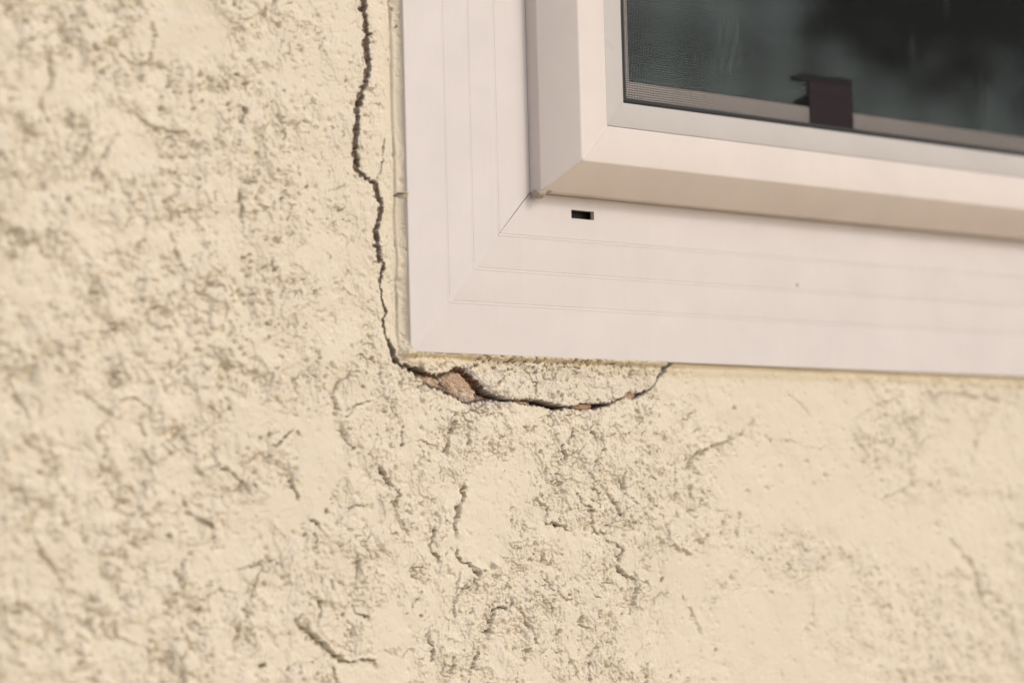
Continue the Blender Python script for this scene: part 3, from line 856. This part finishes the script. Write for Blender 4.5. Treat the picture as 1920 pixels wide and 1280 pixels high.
# bottom flange has the drain slot cut through it
pA = hit(1071, 396, 0); pB = hit(1114, 412, 0)
pC = hit(1071, 395, 0)
sx0, sx1 = pA[0], pB[0]
za, zb = hit(1092, 411, 0)[2]-Z0, hit(1092, 395, 0)[2]-Z0
prof_b = fillet(prof[:-3], 0.15)+[(za, 0.0), (zb, 0.0)]+fillet(prof[-3:], 0.35)
vs_, fs = [], []
for (a, d) in prof_b:
    c = corners(a, d); gg = gapf(a)/2
    row = [c[0][0]+gg, sx0, sx1, c[1][0]-gg]
    vs_ += [(xx_, -d, Z0+a) for xx_ in row]
slot_row = [i for i in range(len(prof_b)-1) if abs(prof_b[i][0]-za) < 1e-6][0]
for i in range(len(prof_b)-1):
    for k in range(3):
        if i == slot_row and k == 1: continue
        fs.append((4*i+k, 4*i+k+1, 4*i+4+k+1, 4*i+4+k))
b0 = len(vs_)
TH = 3.2
for (xx_, zz_) in ((sx0, Z0+za), (sx1, Z0+za), (sx1, Z0+zb), (sx0, Z0+zb)):
    vs_ += [(xx_, 0, zz_), (xx_, TH, zz_)]
for k in range(4):
    a_, c_ = b0+2*k, b0+2*((k+1) % 4)
    fs.append((a_, a_+1, c_+1, c_))
mesh_obj('frame_flange', vs_, fs, VINYL, win, smooth=35)
# hollow chamber behind the slot
q0, q1, w0, w1_ = sx0-6, sx1+6, Z0+za-3, Z0+zb+3
ch = [(q0, TH, w0), (q1, TH, w0), (q1, TH, w1_), (q0, TH, w1_), (q0, TH+22, w0), (q1, TH+22, w0), (q1, TH+22, w1_), (q0, TH+22, w1_)]
o = mesh_obj('drain_slot', ch, [(4, 5, 6, 7), (0, 1, 5, 4), (3, 2, 6, 7), (0, 3, 7, 4), (1, 2, 6, 5)], GASKET, win)
tag(o, 'small dark rectangular drain hole in the lower flange')
ring('frame_backing', [(2, -8.5), (2, -7.2), (106, -7.2), (106, -60), (150, -60)], GASKET, r=0)

# sash: short square return, long slope, flat front
sg = lambda a: 0.12
ring('sash_rail', [(104.1, -6), (104.1, 9.6), (122.4, 28.8), (146.6, 28.8), (146.6, 27.0)], SASHV, r=0.9, gap=sg)
ring('screen_frame', [(146.9, 24), (146.9, 28.1), (163.0, 27.8), (163.0, 24.0)], SCREENF, r=0.45, gap=sg)
ring('gasket', [(163.1, 20), (163.1, 26.9), (164.6, 27.3), (166.6, 26.9), (166.9, 25.2)], GASKET, r=0.4)
ring('inner_sash', [(140, 18.0), (178.6, 18.0), (180.0, 17.0), (180.0, 8)], SASHV, r=0.6)
ring('glazing_seal', [(180.1, 6), (180.1, 14.0), (181.2, 13.4), (181.2, 6)], GASKET, r=0.2)

# raised weld left along the mitre of the sash slope
def weld(a0, d0, a1, d1, w, hgt, seed, mat=None):
    vs_, fs = [], []
    n = 26
    for i in range(n):
        t_ = i/(n-1)
        a = a0+(a1-a0)*t_; d = d0+(d1-d0)*t_
        wl = w*(1+0.25*math.sin(i*1.7+seed)+0.1*math.sin(i*4.1))
        # mitre direction in the plane is (1, 1); across it is (1, -1)
        # the slope falls away on both sides of the mitre, so the strip bends over it
        k = (d1-d0)/(a1-a0)
        for sgn, hh_ in ((-1, 0.0), (-0.6, hgt), (0.6, hgt), (1, 0.0)):
            off = sgn*wl
            ax_ = a+max(0, off)*0.0
            # left stile side (sgn<0): move up in Z; bottom rail side: move right in X
            if sgn < 0: p = (X0+a, -d-hh_, Z0+a-off)
            else: p = (X0+a+off, -d-hh_, Z0+a)
            vs_.append(p)
    for i in range(n-1):
        for k_ in range(3):
            fs.append((4*i+k_, 4*i+k_+1, 4*i+5+k_, 4*i+4+k_))
    return mesh_obj('weld_seam', vs_, fs, mat or SASHV, win, smooth=60)


weld(106.0, 11.6, 122.0, 28.3, 2.3, 0.5, 0.3)
weld(1.5, 0.0, 74.0, 0.0, 2.6, 0.07, 1.3, VINYL)
weld(123.0, 28.8, 146.0, 28.8, 1.3, 0.14, 2.1)


def blob(name, c, r, mat, seed, amp=0.25):
    nu, nv = 28, 16
    A, T = np.meshgrid(np.linspace(0, 2*np.pi, nu, endpoint=False), np.linspace(-np.pi/2, np.pi/2, nv))
    ex = np.cos(T)*np.cos(A); ez = np.cos(T)*np.sin(A); ey = np.sin(T)
    rr_ = 1+amp*fbm(ex*1.6+seed, ez*1.6+ey*1.2, seed, 3)*1.6
    P = np.stack([(c[0]+ex*r[0]*rr_).ravel(), (c[1]+ey*r[1]*rr_).ravel(), (c[2]+ez*r[2]*rr_).ravel()], 1)
    id_ = np.arange(nu*nv).reshape(nv, nu)
    fs = [(id_[j, i], id_[j, (i+1) % nu], id_[j+1, (i+1) % nu], id_[j+1, i]) for j in range(nv-1) for i in range(nu)]
    return mesh_obj(name, P, fs, mat, win, smooth=180)


blob('sealant_blob', (X0+106.0, -5.5, Z0+103.0), (4.2, 5.0, 3.2), SEAL, 2)
blob('sealant_blob', (X0+111.0, -8.0, Z0+105.0), (4.5, 2.6, 1.6), SEAL, 6)
pe = hit(1495, 534, 0)
blob('dirt_fleck', (pe[0], -0.2, pe[2]), (1.0, 0.4, 1.1), SEAL, 4, .4)
pd = hit(1036, 360, -2.0)
blob('dirt_fleck', (pd[0], -1.2, pd[2]), (3.2, 1.2, 0.7), mat_plain('brown_dirt', (0.11, 0.075, 0.05), 0.9), 9, .4)

# insect screen: every wire a thin bar, two crossing layers
pitch = 1.50
wv, wf = [], []
a0_, YS = 165.8, -26.2
xa, xb, zA, zB = X0+a0_, X1-a0_, Z0+a0_, Z1-a0_
rw = 0.19


def bar(p, q, ax):
    i = len(wv)
    for P in (p, q):
        for (u_, v_) in ((-rw, 0), (0, -rw), (rw, 0), (0, rw)):
            wv.append((P[0]+(u_ if ax == 'z' else 0), P[1]+v_, P[2]+(u_ if ax == 'x' else 0)))
    for k in range(4):
        wf.append((i+k, i+(k+1) % 4, i+4+(k+1) % 4, i+4+k))


x_ = xa+0.4
while x_ < xb:
    bar((x_, YS, zA), (x_, YS, zB), 'z'); x_ += pitch
z_ = zA+0.4
while z_ < zB:
    bar((xa, YS-0.12, z_), (xb, YS-0.12, z_), 'x'); z_ += pitch
o = mesh_obj('insect_screen', wv, wf, WIRE, win, smooth=None)
tag(o, 'fine dark grey insect mesh stretched in front of the glass', kind='stuff')

# glass pane (one real pane, 4 mm)
ga = 170
gv = [(X0+ga, -11.0, Z0+ga), (X1-ga, -11.0, Z0+ga), (X1-ga, -11.0, Z1-ga), (X0+ga, -11.0, Z1-ga)]
gv += [(a_, -7.0, c_) for a_, _, c_ in gv]
mesh_obj('glass_pane', gv, [(0, 1, 2, 3), (7, 6, 5, 4), (0, 4, 5, 1), (1, 5, 6, 2), (2, 6, 7, 3), (3, 7, 4, 0)], GLASS, win)

# pull tab between the mesh and the glass
def slab(name, pts_uv, y, th, mat, parent, lean=0.0):
    P = [hit(u, v, y if not lean else y-lean*(v-145)/95) for u, v in pts_uv]
    n = len(P)
    vs_ = [(p[0], p[1], p[2]) for p in P]+[(p[0], p[1]+th, p[2]) for p in P]
    fs = [tuple(range(n)), tuple(range(2*n-1, n-1, -1))]+[(i, (i+1) % n, n+(i+1) % n, n+i) for i in range(n)]
    return mesh_obj(name, vs_, fs, mat, parent, smooth=20)


tr_ = [(1517, 1595, 146, 153, -12.5), (1518, 1599, 178, 186, -12.7), (1518, 1599, 184, 192, -18.7), (1521, 1601, 236, 247, -19.3)]
tv_ = []
for th_ in (0.0, 0.8):
    for (ua, ub, va, vb, yy) in tr_:
        for k in range(6):
            t_ = k/5
            p = hit(ua+(ub-ua)*t_, va+(vb-va)*t_, yy)
            tv_.append((p[0], yy+th_-0.25*math.sin(math.pi*t_), p[2]))
tfc = [(o_+j*6+i, o_+j*6+i+1, o_+j*6+i+7, o_+j*6+i+6) for o_ in (0, 24) for j in range(3) for i in range(5)]
tfc += [(j*6+i, j*6+i+6, 24+j*6+i+6, 24+j*6+i) for j in range(3) for i in (0, 5)]
tfc += [(j*6+i, j*6+i+1, 24+j*6+i+1, 24+j*6+i) for j in (0, 3) for i in range(5)]
tab = mesh_obj('pull_tab', tv_, tfc, TABM, win, smooth=30)
tag(tab, 'short plum-brown fabric pull tab behind the insect mesh')
slab('tab_clip', [(1489, 146), (1492, 141), (1504, 138), (1530, 141), (1594, 149), (1599, 153), (1598, 159), (1585, 158), (1525, 150), (1512, 152), (1497, 150)], -13.4, 0.8, GASKET, tab)

# ------------------------------------------------------------------ the dark room and its curtain
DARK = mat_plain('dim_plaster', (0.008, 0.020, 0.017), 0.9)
rx0, rx1, ry0, ry1, rz0, rz1 = X0-900, X1+1500, 62, 3200, GZ+40, 1500
rv = [(rx0, ry0, rz0), (rx1, ry0, rz0), (rx1, ry1, rz0), (rx0, ry1, rz0), (rx0, ry0, rz1), (rx1, ry0, rz1), (rx1, ry1, rz1), (rx0, ry1, rz1)]
wx0, wx1, wz0, wz1 = X0+140, X1-140, Z0+140, Z1-140
rv += [(wx0, ry0, wz0), (wx1, ry0, wz0), (wx1, ry0, wz1), (wx0, ry0, wz1)]
rf = [(0, 1, 2, 3), (4, 7, 6, 5), (3, 2, 6, 7), (0, 3, 7, 4), (1, 5, 6, 2), (0, 8, 9, 1), (1, 9, 10, 5), (5, 10, 11, 4), (4, 11, 8, 0)]
o = mesh_obj('room', rv, rf, DARK)
tag(o, kind='structure')


def curtain(name, x0, x1, y, z0, z1, mat, waves, amp, label):
    e = empty(name, ((x0+x1)/2*MM, y*MM, z0*MM))
    tag(e, label, 'curtain')
    n = 160; vs_, fs = [], []
    for j, z in enumerate((z0, (z0+z1)/2, z1)):
        for i in range(n):
            t_ = i/(n-1)
            vs_.append((x0+(x1-x0)*t_, y+amp*math.sin(t_*waves*2*math.pi+0.3*j)+0.3*amp*math.sin(t_*waves*4.3*math.pi), z))
    for j in range(2):
        for i in range(n-1):
            fs.append((j*n+i, j*n+i+1, (j+1)*n+i+1, (j+1)*n+i))
    o = mesh_obj('cloth_panel', vs_, fs, mat, e, smooth=180)
    sm = o.modifiers.new('thickness', 'SOLIDIFY'); sm.thickness = 0.0015
    # rod above
    rvv, rff = [], []
    for xx_ in (x0-60, x1+60):
        for k in range(12):
            rvv.append((xx_, y+11*math.cos(k*math.pi/6), z1+16+11*math.sin(k*math.pi/6)))
    for k in range(12):
        rff.append((k, (k+1) % 12, 12+(k+1) % 12, 12+k))
    mesh_obj('curtain_rod', rvv, rff, GASKET, e, smooth=60)
    return e


curtain('curtain', 560, 900, 150, GZ+150, 1150, mat_plain('brown_curtain', (0.16, 0.09, 0.05), 0.95), 5, 22, 'dark brown pleated curtain hanging inside behind the right part of the glass')

# ------------------------------------------------------------------ tree across the yard, seen only as the green-dark reflection in the glass
def reflected(px, py, dist):
    """point at a distance along the ray a pixel sends off the glass"""
    p = hit(px, py, -11.0)
    d = Fv + Rv*(px-960)/FOC + Uv*(640-py)/FOC
    d = d/np.linalg.norm(d)
    d = np.array([d[0], -d[1], d[2]])
    return p+d*dist


LEAF, t, b = newmat('dark_leaves')
co = objco(t)
c = ramp(t, noise(t, 3, 3, 0.6, co), [(0.3, (0.018, 0.05, 0.03)), (0.7, (0.04, 0.10, 0.06))])
t.links.new(c, b.inputs['Base Color']); b.inputs['Roughness'].default_value = 0.6
BARK = mat_plain('grey_bark', (0.12, 0.09, 0.07), 0.95, bs=20)
tc = reflected(2040, -360, 9500)
tree = empty('tree', (tc[0]*MM, tc[1]*MM, GZ*MM))
tag(tree, 'dark green leafy tree across the yard, showing as the dark reflection in the glass', 'tree')
tv, tf_ = [], []
base_z = GZ; top_z = tc[2]-300
for i in range(9):
    t_ = i/8; r = 130*(1-0.6*t_)+40*(1-t_)**4
    for k in range(12):
        a = k*math.pi/6
        tv.append((tc[0]+60*math.sin(t_*3)+r*math.cos(a), tc[1]+40*math.sin(t_*4)+r*math.sin(a), base_z+(top_z-base_z)*t_))
for i in range(8):
    for k in range(12):
        tf_.append((i*12+k, i*12+(k+1) % 12, (i+1)*12+(k+1) % 12, (i+1)*12+k))
for L in range(9):                                        # limbs
    a = L*2.4; e1 = np.array([tc[0]+1100*math.cos(a), tc[1]+1100*math.sin(a), tc[2]+random.uniform(-300, 900)])
    s1 = np.array([tc[0], tc[1], base_z+(top_z-base_z)*random.uniform(.7, .98)])
    bi = len(tv)
    for i in range(5):
        t_ = i/4; p = s1+(e1-s1)*t_+np.array([0, 0, 150*math.sin(t_*3)]); r = 45*(1-t_)+8
        for k in range(6):
            tv.append((p[0]+r*math.cos(k*1.047), p[1]+r*math.sin(k*1.047)*.7, p[2]+r*math.sin(k*1.047)*.7))
    for i in range(4):
        for k in range(6):
            tf_.append((bi+i*6+k, bi+i*6+(k+1) % 6, bi+(i+1)*6+(k+1) % 6, bi+(i+1)*6+k))
mesh_obj('trunk', tv, tf_, BARK, tree, smooth=60)
nl = 42000
cl = RNG.normal(size=(60, 3)); cl /= np.linalg.norm(cl, axis=1)[:, None]
cl *= RNG.uniform(.1, .85, (60, 1))
ci = RNG.integers(0, 60, nl)
pp = cl[ci]+RNG.normal(size=(nl, 3))*0.13
pp = pp*np.array([1800, 1800, 1650])+tc
ax1 = RNG.normal(size=(nl, 3)); ax1 /= np.linalg.norm(ax1, axis=1)[:, None]
ax2 = np.cross(ax1, RNG.normal(size=(nl, 3))); ax2 /= np.linalg.norm(ax2, axis=1)[:, None]
sz = RNG.uniform(45, 95, (nl, 1))
lv_ = np.stack([pp-ax1*sz, pp+ax2*sz*.5, pp+ax1*sz, pp-ax2*sz*.5], 1).reshape(-1, 3)
qd = np.arange(nl*4).reshape(-1, 4)
o = grid_mesh('crown', lv_, qd, LEAF, tree)
